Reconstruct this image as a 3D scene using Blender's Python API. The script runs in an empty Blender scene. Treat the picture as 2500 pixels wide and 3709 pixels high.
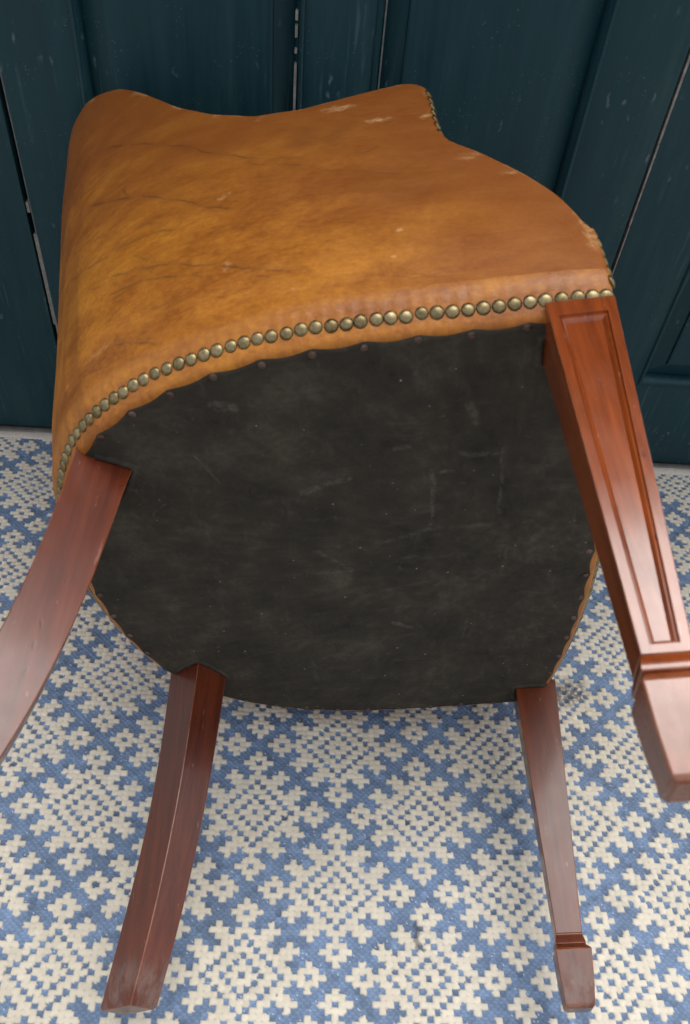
import bpy, bmesh, math, random
import numpy as np
from mathutils import Matrix, Vector

random.seed(4)
rng = np.random.default_rng(7)
sc = bpy.context.scene
col = sc.collection

# ------------------------------------------------------------------ camera, sky, sun, exposure
U = 0.0073                       # metres per rug stitch column (world unit of the survey)
CAM = np.array([-22.865, -54.244, 135.041])
RW = np.array([[0.99711996, 0.00138566, 0.07582788],
               [0.05233823, -0.73615723, -0.67478385],
               [0.05488622, 0.67680914, -0.73410959]])
cam_data = bpy.data.cameras.new('camera')
cam = bpy.data.objects.new('camera', cam_data)
col.objects.link(cam)
rot = np.array([RW[0], -RW[1], -RW[2]]).T
mw = Matrix.Identity(4)
for i in range(3):
    for j in range(3):
        mw[i][j] = rot[i, j]
    mw[i][3] = CAM[i] * U
cam.matrix_world = mw
cam_data.sensor_fit = 'HORIZONTAL'
cam_data.sensor_width = 36.0
cam_data.lens = 36.0 * 2900.0 / 2500.0
cam_data.clip_start = 0.02
cam_data.clip_end = 200.0
cam_data.dof.use_dof = True
cam_data.dof.focus_distance = 1.02
cam_data.dof.aperture_fstop = 16.0
sc.camera = cam

SUN_EL, SUN_AZ = math.radians(66), math.radians(20)     # azimuth measured from +Y towards +X
world = bpy.data.worlds.new('World')
sc.world = world
world.use_nodes = True
wn, wl = world.node_tree.nodes, world.node_tree.links
wn.clear()
sky = wn.new('ShaderNodeTexSky')
sky.sky_type = 'NISHITA'
sky.sun_disc = False
sky.sun_elevation = SUN_EL
sky.sun_rotation = SUN_AZ
sky.dust_density = 4.0
sky.ozone_density = 1.0
sky.air_density = 1.0
hs = wn.new('ShaderNodeHueSaturation')
hs.inputs['Saturation'].default_value = 0.30
bg = wn.new('ShaderNodeBackground')
bg.inputs['Strength'].default_value = 0.15
wo = wn.new('ShaderNodeOutputWorld')
wl.new(sky.outputs[0], hs.inputs['Color'])
wl.new(hs.outputs[0], bg.inputs['Color'])
wl.new(bg.outputs[0], wo.inputs['Surface'])

sun_data = bpy.data.lights.new('sun', 'SUN')
sun_data.energy = 0.85
sun_data.angle = math.radians(60)
sun_data.color = (1.0, 0.965, 0.91)
sun = bpy.data.objects.new('sun', sun_data)
col.objects.link(sun)
sd = Vector((math.sin(SUN_AZ) * math.cos(SUN_EL), math.cos(SUN_AZ) * math.cos(SUN_EL), math.sin(SUN_EL)))
sun.rotation_euler = sd.to_track_quat('Z', 'Y').to_euler()
sun.location = sd * 5

vs = sc.view_settings
vs.view_transform = 'Standard'
vs.look = 'None'
vs.gamma = 1.0
vs.use_curve_mapping = False
vs.exposure = 1.02
sc.cycles.max_bounces = 5
sc.cycles.diffuse_bounces = 3
sc.cycles.glossy_bounces = 3
sc.cycles.transmission_bounces = 0
sc.cycles.volume_bounces = 0


# ------------------------------------------------------------------ helpers
def link(name, mesh, mat=None, parent=None, smooth=None):
    o = bpy.data.objects.new(name, mesh)
    col.objects.link(o)
    if mat is not None and not mesh.materials:
        mesh.materials.append(mat)
    if parent is not None:
        o.parent = parent
    if smooth is not None:
        mesh.shade_smooth()
        mesh.set_sharp_from_angle(angle=math.radians(smooth))
    return o


def tag(o, label, cat, group=None):
    o['label'] = label
    o['category'] = cat
    if group:
        o['group'] = group
    return o


def mesh_from(name, verts, faces):
    me = bpy.data.meshes.new(name)
    me.from_pydata([tuple(v) for v in verts], [], faces)
    me.update()
    return me


def fix_normals(me, weld=0.0):
    bm = bmesh.new()
    bm.from_mesh(me)
    if weld > 0:
        bmesh.ops.remove_doubles(bm, verts=bm.verts, dist=weld)
    bmesh.ops.recalc_face_normals(bm, faces=bm.faces)
    bm.to_mesh(me)
    bm.free()


def box_mesh(name, x0, x1, y0, y1, z0, z1, bevel=0.0):
    bm = bmesh.new()
    vs_ = [bm.verts.new((x, y, z)) for x in (x0, x1) for y in (y0, y1) for z in (z0, z1)]
    for f in ((0, 1, 3, 2), (4, 6, 7, 5), (0, 4, 5, 1), (2, 3, 7, 6), (0, 2, 6, 4), (1, 5, 7, 3)):
        bm.faces.new([vs_[i] for i in f])
    bmesh.ops.recalc_face_normals(bm, faces=bm.faces)
    if bevel:
        bmesh.ops.bevel(bm, geom=list(bm.edges), offset=bevel, segments=2, profile=0.6, affect='EDGES')
    me = bpy.data.meshes.new(name)
    bm.to_mesh(me)
    bm.free()
    return me


class NT:
    """small wrapper to write shader trees in few lines"""
    def __init__(self, name):
        self.m = bpy.data.materials.new(name)
        self.m.use_nodes = True
        self.n = self.m.node_tree.nodes
        self.l = self.m.node_tree.links
        self.n.clear()
        self.out = self.n.new('ShaderNodeOutputMaterial')
        self.p = self.n.new('ShaderNodeBsdfPrincipled')
        self.l.new(self.p.outputs[0], self.out.inputs['Surface'])

    def put(self, sock, v):
        if isinstance(v, bpy.types.NodeSocket):
            self.l.new(v, sock)
        elif isinstance(v, (tuple, list)) and len(v) == 3 and sock.type == 'RGBA':
            sock.default_value = (*v, 1)
        else:
            sock.default_value = v

    def set(self, **kw):
        for k, v in kw.items():
            self.put(self.p.inputs[k.replace('_', ' ')], v)
        return self

    def coord(self, kind='Object', uv=None):
        if uv:
            t = self.n.new('ShaderNodeUVMap')
            t.uv_map = uv
            return t.outputs[0]
        return self.n.new('ShaderNodeTexCoord').outputs[kind]

    def map(self, v, scale=(1, 1, 1), rot=(0, 0, 0), loc=(0, 0, 0)):
        t = self.n.new('ShaderNodeMapping')
        self.put(t.inputs['Vector'], v)
        t.inputs['Scale'].default_value = scale
        t.inputs['Rotation'].default_value = rot
        t.inputs['Location'].default_value = loc
        return t.outputs[0]

    def noise(self, v, scale=1.0, detail=3.0, rough=0.55, dist=0.0, colour=False):
        t = self.n.new('ShaderNodeTexNoise')
        self.put(t.inputs['Vector'], v)
        t.inputs['Scale'].default_value = scale
        t.inputs['Detail'].default_value = detail
        t.inputs['Roughness'].default_value = rough
        t.inputs['Distortion'].default_value = dist
        return t.outputs['Color' if colour else 'Fac']

    def voronoi(self, v, scale=1.0, feature='F1'):
        t = self.n.new('ShaderNodeTexVoronoi')
        t.feature = feature
        self.put(t.inputs['Vector'], v)
        t.inputs['Scale'].default_value = scale
        return t.outputs['Distance']

    def ramp(self, f, *stops):
        t = self.n.new('ShaderNodeValToRGB')
        self.put(t.inputs[0], f)
        e = t.color_ramp.elements
        while len(e) > len(stops):
            e.remove(e[-1])
        while len(e) < len(stops):
            e.new(0.5)
        for el, (p, c) in zip(e, stops):
            el.position = p
            el.color = (c, c, c, 1) if isinstance(c, (int, float)) else (*c, 1)
        return t.outputs[0]

    def step(self, f, a, b):
        t = self.n.new('ShaderNodeMapRange')
        t.interpolation_type = 'SMOOTHSTEP'
        self.put(t.inputs['Value'], f)
        t.inputs['From Min'].default_value = a
        t.inputs['From Max'].default_value = b
        return t.outputs[0]

    def math(self, op, a, b=0.0, c=None):
        t = self.n.new('ShaderNodeMath')
        t.operation = op
        self.put(t.inputs[0], a)
        self.put(t.inputs[1], b)
        if c is not None:
            self.put(t.inputs[2], c)
        return t.outputs[0]

    def vmath(self, op, a, b=None, out=0):
        t = self.n.new('ShaderNodeVectorMath')
        t.operation = op
        self.put(t.inputs[0], a)
        if b is not None:
            self.put(t.inputs[1], b)
        return t.outputs[out]

    def mix(self, f, a, b, blend='MIX'):
        t = self.n.new('ShaderNodeMix')
        t.data_type = 'RGBA'
        t.blend_type = blend
        self.put(t.inputs[0], f)
        self.put(t.inputs[6], a)
        self.put(t.inputs[7], b)
        return t.outputs[2]

    def sep(self, v):
        t = self.n.new('ShaderNodeSeparateXYZ')
        self.put(t.inputs[0], v)
        return t.outputs

    def attr(self, name):
        t = self.n.new('ShaderNodeAttribute')
        t.attribute_name = name
        return t

    def bump(self, h, strength=0.3, dist=0.001, normal=None):
        t = self.n.new('ShaderNodeBump')
        t.inputs['Strength'].default_value = strength
        t.inputs['Distance'].default_value = dist
        self.put(t.inputs['Height'], h)
        if normal is not None:
            self.l.new(normal, t.inputs['Normal'])
        return t.outputs[0]

    def segment(self, xy, ax, ay, bx, by, w):
        """soft mask round a segment, all in the units of xy"""
        ab = (bx - ax, by - ay, 0.0)
        pa = self.vmath('SUBTRACT', xy, (ax, ay, 0.0))
        d = self.vmath('DOT_PRODUCT', pa, ab, out=1)
        t = self.math('DIVIDE', d, ab[0] ** 2 + ab[1] ** 2)
        t = self.math('MINIMUM', self.math('MAXIMUM', t, 0.0), 1.0)
        sc_ = self.n.new('ShaderNodeVectorMath')
        sc_.operation = 'SCALE'
        sc_.inputs[0].default_value = ab
        self.l.new(t, sc_.inputs['Scale'])
        dist = self.vmath('LENGTH', self.vmath('SUBTRACT', pa, sc_.outputs[0]), out=1)
        return self.step(dist, w, w * 0.25)


# ------------------------------------------------------------------ materials
def m_leather():
    t = NT('tan_leather')
    uv = t.coord(uv='wall')
    rim = t.sep(t.coord(uv='rim'))[1]              # distance below the top edge, in survey units
    warp = t.vmath('ADD', uv, t.vmath('MULTIPLY', t.noise(uv, 0.05, 3, colour=True), (6, 6, 0)))
    big = t.noise(t.map(warp, (0.035, 0.06, 1)), 1.0, 4, 0.6)
    mid = t.noise(t.map(warp, (0.16, 0.24, 1)), 1.0, 5, 0.65)
    fine = t.noise(t.map(uv, (1.0, 1.0, 1)), 1.3, 5, 0.75)
    grain = t.noise(t.map(uv, (0.55, 1.6, 1), rot=(0, 0, 0.12)), 1.0, 4, 0.7)
    mott = t.math('ADD', t.math('ADD', t.math('MULTIPLY', big, 0.32), t.math('MULTIPLY', grain, 0.18)), t.math('ADD', t.math('MULTIPLY', mid, 0.32), t.math('MULTIPLY', fine, 0.26)))
    c = t.ramp(mott, (0.37, (0.135, 0.034, 0.0050)), (0.49, (0.295, 0.092, 0.0085)), (0.60, (0.440, 0.160, 0.0120)), (0.71, (0.56, 0.245, 0.021)))
    # rubbed vertical bands round the turn of the back
    band = t.noise(t.map(uv, (0.16, 0.012, 1), loc=(1.5, 0, 0)), 1.0, 3, 0.55)
    su = t.sep(uv)[0]
    turn = t.math('MULTIPLY', t.step(su, 40, 58), t.step(su, 160, 140))
    c = t.mix(t.math('MULTIPLY', t.math('MULTIPLY', t.step(band, 0.48, 0.62), turn), 0.45), c, (0.18, 0.055, 0.007))
    # redder patina towards the handled top edge
    pat = t.math('MULTIPLY', t.step(t.math('ADD', rim, t.math('MULTIPLY', t.math('SUBTRACT', big, 0.5), 34)), 30, 2), 0.80)
    c = t.mix(pat, c, (0.225, 0.061, 0.0085))
    # creases and scuffs are mapped on the hide itself
    wear = t.sep(t.attr('wear').outputs['Vector'])
    lines = t.math('MULTIPLY', wear[0], t.step(t.noise(t.map(uv, (0.6, 0.6, 1)), 1.0, 4, 0.7), 0.12, 0.48))
    c = t.mix(t.math('MULTIPLY', lines, 0.50), c, (0.055, 0.016, 0.004))
    c = t.mix(t.math('MULTIPLY', wear[2], 0.6), c, (0.16, 0.047, 0.011))
    edge = t.math('MULTIPLY', t.step(t.noise(t.map(uv, (0.35, 0.2, 1)), 1.0, 3), 0.50, 0.64), t.step(rim, 1.1, 0.1))
    spk = t.step(t.voronoi(t.map(uv, (0.09, 0.12, 1)), 1.0), 0.045, 0.015)
    pale = t.math('MULTIPLY', wear[1], t.step(t.noise(t.map(uv, (0.9, 1.6, 1)), 1.0, 5, 0.75), 0.36, 0.64))
    pale = t.math('MAXIMUM', pale, t.math('MAXIMUM', t.math('MULTIPLY', edge, 0.5), t.math('MULTIPLY', spk, 0.5)))
    c = t.mix(t.math('MULTIPLY', pale, 0.8), c, (0.66, 0.40, 0.18))
    pore = t.voronoi(uv, 2.6)
    c = t.mix(t.math('MULTIPLY', t.step(pore, 0.30, 0.05), 0.18), c, (0.10, 0.03, 0.006))
    h = t.math('ADD', t.math('MULTIPLY', pore, 0.16), t.math('MULTIPLY', lines, -0.45))
    h = t.math('ADD', h, t.math('MULTIPLY', mid, 0.8))
    t.set(Base_Color=c, Roughness=t.ramp(mid, (0.3, 0.36), (0.7, 0.52)), Specular_IOR_Level=0.40,
          Normal=t.bump(h, 0.55, 0.0011))
    return t.m


def m_wood(name, dark, light, wear=0.5, edge=False, r0=0.22):
    t = NT(name)
    o = t.coord()
    g = t.noise(t.map(o, (95, 95, 5)), 1.0, 5, 0.6, 0.6)
    g2 = t.noise(t.map(o, (420, 420, 16)), 1.0, 3, 0.6)
    b = t.noise(o, 9, 3, 0.6)
    f = t.math('ADD', t.math('MULTIPLY', g, 0.55), t.math('ADD', t.math('MULTIPLY', g2, 0.2), t.math('MULTIPLY', b, 0.3)))
    mid = tuple((a + c) / 2 for a, c in zip(dark, light))
    c = t.ramp(f, (0.34, dark), (0.53, mid), (0.70, light))
    # knocks, ink-like specks and rubbed grey patches
    sp = t.math('MULTIPLY', t.step(t.voronoi(t.map(t.vmath('ADD', o, t.vmath('MULTIPLY', t.noise(o, 90, 2, colour=True), (0.008, 0.008, 0.012))), (105, 105, 42)), 1.0), 0.20, 0.06), t.step(t.noise(o, 17, 3), 0.46, 0.60))
    scr = t.noise(t.map(o, (260, 260, 60), rot=(0.4, 0.5, 0.3)), 1.0, 2, 0.5)
    scr = t.math('MULTIPLY', t.step(scr, 0.70, 0.75), wear)
    c = t.mix(t.math('MULTIPLY', sp, 0.75 * wear), c, (0.03, 0.018, 0.014))
    c = t.mix(t.math('MULTIPLY', scr, 0.40), c, (0.30, 0.19, 0.15))
    rub = t.step(t.noise(t.map(o, (26, 26, 9)), 1.0, 4, 0.7), 0.52, 0.72)
    c = t.mix(t.math('MULTIPLY', rub, 0.30 * wear), c, tuple(0.5 * v for v in dark))
    low = t.math('MULTIPLY', t.step(t.sep(o)[2], -41.0 * CU, -46.5 * CU), t.step(t.noise(t.map(o, (60, 60, 30)), 1.0, 4, 0.7), 0.36, 0.66))
    c = t.mix(t.math('MULTIPLY', low, 0.65), c, (0.20, 0.14, 0.115))      # feet kicked bare and greyed
    if edge:                                          # polish rubbed through along the arris
        c = t.mix(t.step(t.noise(o, 48, 4, 0.7), 0.40, 0.60), c, (0.21, 0.072, 0.033))
    rough = t.math('ADD', r0, t.math('MULTIPLY', t.noise(o, 45, 4, 0.65), 0.20))
    rough = t.math('ADD', rough, t.math('MULTIPLY', low, 0.25))
    t.set(Base_Color=c, Roughness=rough, Specular_IOR_Level=0.45, IOR=1.52,
          Normal=t.bump(t.math('ADD', t.math('MULTIPLY', g2, 0.5), t.math('MULTIPLY', sp, -0.5)), 0.20, 0.0006),
          Coat_Weight=0.28, Coat_Roughness=0.12, Coat_IOR=1.5)
    return t.m


def m_cloth():
    t = NT('black_lining_cloth')
    o = t.coord()
    xy = t.map(o, (1 / CU, 1 / CU, 0))
    n1 = t.noise(xy, 0.09, 5, 0.65)
    n2 = t.noise(xy, 0.7, 5, 0.7)
    c = t.ramp(t.math('ADD', t.math('MULTIPLY', n1, 0.7), t.math('MULTIPLY', n2, 0.3)),
               (0.36, (0.0260, 0.0225, 0.0180)), (0.52, (0.0430, 0.0370, 0.0280)), (0.68, (0.076, 0.064, 0.047)))
    wob = t.vmath('ADD', xy, t.vmath('MULTIPLY', t.vmath('SUBTRACT', t.noise(xy, 0.25, 3, colour=True), (0.5, 0.5, 0.5)), (1.6, 1.6, 0)))
    segs = [(-12.4, -20.8, -12.9, -9.4, .35, .7), (-3.9, -23.1, -4.0, -11.8, .28, .55), (-28.6, -18.8, -22.8, -20.6, .6, .75),
            (-12.9, -9.4, -18.9, -7.7, .4, .5), (-11.4, -20.2, -9.9, -20.3, .4, .8), (-8.9, -23.2, -3.9, -22.9, .4, .55),
            (-28.7, -6.8, -24.5, -1.5, .45, .6), (-27.0, -1.0, -26.3, 0.4, 2.0, .55), (-19.5, 12.5, -16.9, 14.3, .6, .8),
            (-36.2, -34.4, -34.5, -33.8, .9, .9), (-40.3, -27.2, -38.7, -22.0, .18, .7), (-48.6, -17.0, -46.6, -19.3, .2, .7),
            (-13.2, -9.5, -4.7, -9.7, .5, .35), (-9.1, 18.0, -8.0, 11.9, .3, .35), (-3.3, 2.3, -2.8, -3.8, .3, .3),
            (-16.5, -25.1, -14.9, -25.3, .45, .6), (-8, -31, -7, -28, .6, .6)]
    m = None
    for a, b, c_, d, w, s in segs:
        k = t.math('MULTIPLY', t.segment(wob, a, b, c_, d, w * 1.25), s * 0.24)
        m = k if m is None else t.math('MAXIMUM', m, k)
    m = t.math('MULTIPLY', m, t.step(t.noise(xy, 0.9, 5, 0.75), 0.36, 0.62))
    sm = t.noise(t.map(xy, (0.10, 0.32, 1), rot=(0, 0, 0.25), loc=(4, 1, 0)), 1.0, 5, 0.7)
    smear = t.math('MULTIPLY', t.step(sm, 0.54, 0.74), 0.26)
    sm2 = t.noise(t.map(xy, (0.36, 0.12, 1), rot=(0, 0, -0.2), loc=(7, 3, 0)), 1.0, 5, 0.7)
    smear = t.math('MAXIMUM', smear, t.math('MULTIPLY', t.step(sm2, 0.54, 0.75), 0.24))
    spk = t.math('MULTIPLY', t.step(t.voronoi(xy, 0.55), 0.10, 0.03), t.step(n2, 0.5, 0.6))
    scr = t.noise(t.map(xy, (0.5, 5.0, 1), rot=(0, 0, 0.5)), 1.0, 3, 0.6)
    scr = t.math('MULTIPLY', t.step(scr, 0.68, 0.74), 0.35)
    scr2 = t.noise(t.map(xy, (3.6, 0.35, 1), rot=(0, 0, 0.35), loc=(5, 2, 0)), 1.0, 3, 0.6)
    scr = t.math('MAXIMUM', scr, t.math('MULTIPLY', t.step(scr2, 0.69, 0.75), 0.4))
    blot = t.noise(t.map(xy, (0.3, 0.3, 1), loc=(1, 9, 0)), 1.0, 5, 0.75)
    smear = t.math('MAXIMUM', smear, t.math('MULTIPLY', t.step(blot, 0.60, 0.74), 0.36))
    c = t.mix(t.math('MAXIMUM', smear, scr), c, (0.125, 0.108, 0.088))
    c = t.mix(m, c, (0.27, 0.24, 0.19))
    c = t.mix(t.math('MULTIPLY', spk, 0.6), c, (0.45, 0.43, 0.40))
    wv = t.noise(xy, 9, 2, 0.5)
    t.set(Base_Color=c, Roughness=0.85, Specular_IOR_Level=0.12, Normal=t.bump(t.math('ADD', wv, t.math('MULTIPLY', n2, 2)), 0.4, 0.0006))
    return t.m


def m_metal(name, a, b, rough, scale=400):
    t = NT(name)
    o = t.coord()
    i = t.n.new('ShaderNodeObjectInfo').outputs['Random']
    n = t.noise(t.vmath('ADD', o, t.vmath('MULTIPLY', t.map(i, (1, 1, 1)), (9, 9, 9))), scale, 3, 0.6)
    z = t.sep(o)[2]
    c = t.mix(t.math('MULTIPLY', t.math('ADD', t.ramp(n, (0.35, 0.0), (0.7, 1.0)), i), 0.5), a, b)
    rimd = t.step(z, 0.0015 if name.startswith('antique') else 0.0004, 0.0004 if name.startswith('antique') else 0.0)
    c = t.mix(t.math('MULTIPLY', rimd, 0.85), c, (0.055, 0.038, 0.016))     # tarnish caught round the foot of the head
    t.set(Base_Color=c, Metallic=0.9, Roughness=t.ramp(n, (0.3, rough), (0.7, rough + 0.15)))
    return t.m


def m_paint():
    t = NT('dark_teal_paint')
    o = t.coord()
    n1 = t.noise(t.map(o, (5, 5, 1.2)), 1.0, 4, 0.7)
    n2 = t.noise(t.map(o, (70, 70, 5)), 1.0, 4, 0.65)
    f = t.math('ADD', t.math('MULTIPLY', n1, 0.6), t.math('MULTIPLY', n2, 0.4))
    c = t.ramp(f, (0.33, (0.0046, 0.0300, 0.0390)), (0.53, (0.0086, 0.0420, 0.0510)), (0.72, (0.0270, 0.0630, 0.0630)))
    # long thin scrapes, flecks where the paint has lifted, dusty specks
    s1 = t.noise(t.map(o, (170, 170, 9)), 1.0, 3, 0.6)
    area = t.step(t.noise(o, 4.2, 3, 0.6), 0.50, 0.66)
    scrape = t.math('MULTIPLY', t.math('MULTIPLY', t.step(s1, 0.56, 0.72), area), 0.7)
    v1 = t.voronoi(t.map(t.vmath('ADD', o, t.vmath('MULTIPLY', t.noise(o, 60, 2, colour=True), (0.012, 0.012, 0.03))), (75, 75, 30)), 1.0)
    fleck = t.math('MULTIPLY', t.step(v1, 0.24, 0.05), t.step(t.noise(o, 8, 4, 0.7), 0.50, 0.62))
    v2 = t.voronoi(o, 210)
    dust = t.math('MULTIPLY', t.step(v2, 0.15, 0.05), t.step(t.noise(o, 18, 3), 0.52, 0.64))
    c = t.mix(scrape, c, (0.06, 0.115, 0.115))
    c = t.mix(t.math('MULTIPLY', fleck, 0.42), c, (0.20, 0.26, 0.27))
    c = t.mix(t.math('MULTIPLY', dust, 0.55), c, (0.30, 0.34, 0.34))
    t.set(Base_Color=c, Roughness=t.ramp(n2, (0.3, 0.38), (0.75, 0.62)), Specular_IOR_Level=0.30,
          Normal=t.bump(t.math('ADD', n2, t.math('MULTIPLY', fleck, -1.5)), 0.45, 0.0010))
    return t.m


def m_plain(name, c, rough=0.7, var=0.25, scale=60):
    t = NT(name)
    o = t.coord()
    n = t.noise(o, scale, 4, 0.65)
    lo = tuple(x * (1 - var) for x in c)
    hi = tuple(min(1, x * (1 + var)) for x in c)
    t.set(Base_Color=t.ramp(n, (0.3, lo), (0.7, hi)), Roughness=rough, Normal=t.bump(n, 0.3, 0.001))
    return t.m


def m_rug():
    t = NT('woven_rug')
    o = t.coord()
    a = t.attr('weave')
    n = t.noise(o, 7, 4, 0.6)
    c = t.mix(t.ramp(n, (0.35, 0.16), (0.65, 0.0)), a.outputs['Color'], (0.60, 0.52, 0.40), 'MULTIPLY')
    yarn = t.noise(t.map(o, (260, 1300, 700)), 1.0, 3, 0.6)
    yarn2 = t.noise(t.map(o, (1100, 420, 700)), 1.0, 2, 0.6)
    y = t.mix(a.outputs['Alpha'], yarn, yarn2)
    c = t.mix(0.22, c, t.ramp(y, (0.3, 0.55), (0.7, 1.0)), 'MULTIPLY')
    p0 = t.map(o, (1 / U, 1 / U, 0))
    drift = t.noise(o, 2.6, 4, 0.65)
    c = t.mix(t.ramp(drift, (0.40, 0.22), (0.62, 0.0)), c, (0.70, 0.64, 0.54), 'MULTIPLY')
    cr = t.math('MULTIPLY', t.step(t.voronoi(p0, 0.16), 0.055, 0.02), 0.7)
    c = t.mix(cr, c, (0.10, 0.075, 0.05))
    # a sooty smudge and a fainter mark trodden into the pile
    p = t.map(o, (1 / U, 1 / U, 0))
    w = t.vmath('ADD', p, t.vmath('MULTIPLY', t.vmath('SUBTRACT', t.noise(p, 0.35, 3, colour=True), (0.5, 0.5, 0.5)), (5, 5, 0)))
    s = t.math('MULTIPLY', t.segment(w, SMUDGE[0], SMUDGE[1], SMUDGE[0] + 2.5, SMUDGE[1] + 0.4, 4.2), t.step(t.noise(p, 1.2, 4), 0.30, 0.56))
    s2 = t.math('MULTIPLY', t.segment(w, -82.0, 74.5, -80.0, 76.5, 2.2), t.step(t.noise(p, 1.0, 4), 0.40, 0.6))
    s3 = t.math('MULTIPLY', t.segment(w, -1.2, -20.0, -1.0, -17.6, 0.9), 0.8)
    c = t.mix(t.math('MULTIPLY', t.math('MAXIMUM', s, s3), 0.80), c, (0.045, 0.046, 0.055))
    c = t.mix(t.math('MULTIPLY', s2, 0.45), c, (0.16, 0.13, 0.14))
    t.set(Base_Color=c, Roughness=0.62, Specular_IOR_Level=0.35, Normal=t.bump(y, 0.35, 0.0005))
    return t.m


# ------------------------------------------------------------------ pose of the chair, in survey units
SIG = 0.979
CU = U * SIG                                         # metres per chair unit
CM = np.array([[0.98065185, 0.19509373, -0.01613657],
               [0.01060336, 0.02937305, 0.99951228],
               [0.19547256, -0.98034466, 0.02673609]])
CT = np.array([9.0734, 17.1934, 49.4250])
CT = (CAM + SIG * (CT - CAM)) * U
SMUDGE = (29.5, 25.4)

LEATHER = m_leather()
WOOD_F = m_wood('mahogany_front', (0.100, 0.0170, 0.003), (0.31, 0.064, 0.0080), 0.9, r0=0.13)
WOOD_L = m_wood('mahogany_shaded', (0.050, 0.0095, 0.0035), (0.155, 0.032, 0.0085), 0.9)  # same mahogany, the lower leg's weaker light put into its colour
EDGE_W = m_wood('worn_mahogany_edge', (0.08, 0.016, 0.005), (0.24, 0.055, 0.012), 0.5, True)
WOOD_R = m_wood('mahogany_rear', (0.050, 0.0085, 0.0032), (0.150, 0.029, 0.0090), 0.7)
CLOTH = m_cloth()
BRASS = m_metal('antique_brass', (0.13, 0.095, 0.04), (0.36, 0.285, 0.15), 0.30)
COPPER = m_metal('coppered_tack', (0.09, 0.050, 0.038), (0.20, 0.145, 0.115), 0.5)
PAINT = m_paint()
BARE = m_plain('bare_timber', (0.23, 0.215, 0.195), 0.8, 0.3, 90)
BAREDARK = m_plain('grey_timber', (0.12, 0.125, 0.125), 0.8, 0.4, 90)
DARK = m_plain('blocker_dark', (0.018, 0.022, 0.025), 0.85, 0.4, 40)  # dark finish of the light blockers added behind and under the doors
HEM = m_plain('hem_tape', (0.58, 0.52, 0.45), 0.8, 0.16, 260)
STONE = m_plain('paving', (0.24, 0.23, 0.21), 0.85, 0.3, 30)
RUGM = m_rug()

# ------------------------------------------------------------------ ground and rug
g = box_mesh('ground', -3.5, 3.5, -3.2, 3.2, -0.10, -0.0065)
go = link('ground', g, STONE)
go['kind'] = 'structure'

ASP = 0.875463                                         # height of a stitch row over its width
def pattern(cx, cy):
    """True where the stitch is cream"""
    def med(dx, dy):
        a, b = np.abs(dx), np.abs(dy)
        hi, lo = np.maximum(a, b), np.minimum(a, b)
        s = a + b
        w = (s <= 5) & (s != 3) & (s != 0)
        w |= (s == 7)
        w |= (s == 8)
        w |= (hi == 6) & (lo == 3)
        w |= (hi == 7) & (lo == 3)
        w |= (hi == 6) & (lo == 4)
        w |= (hi == 7) & (lo == 4)
        w |= (hi == 8) & (lo == 4)
        w |= (hi == 7) & (lo == 5)
        for fx, fy in ((10, 0), (-10, 0), (0, 10), (0, -10)):
            ex, ey = np.abs(dx - fx), np.abs(dy - fy)
            w |= ((ex <= 1) & (ey <= 1) & (ex + ey > 0)) | ((ex == 2) & (ey == 0)) | ((ex == 0) & (ey == 2))
        return w
    out = np.zeros(cx.shape, bool)
    for ox, oy in ((0, 0), (14, 14)):
        dx = (cx - ox + 14) % 28 - 14
        dy = (cy - oy + 14) % 28 - 14
        for sx in (0, -28, 28):
            for sy in (0, -28, 28):
                out |= med(dx + sx, dy + sy)
    return out


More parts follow.
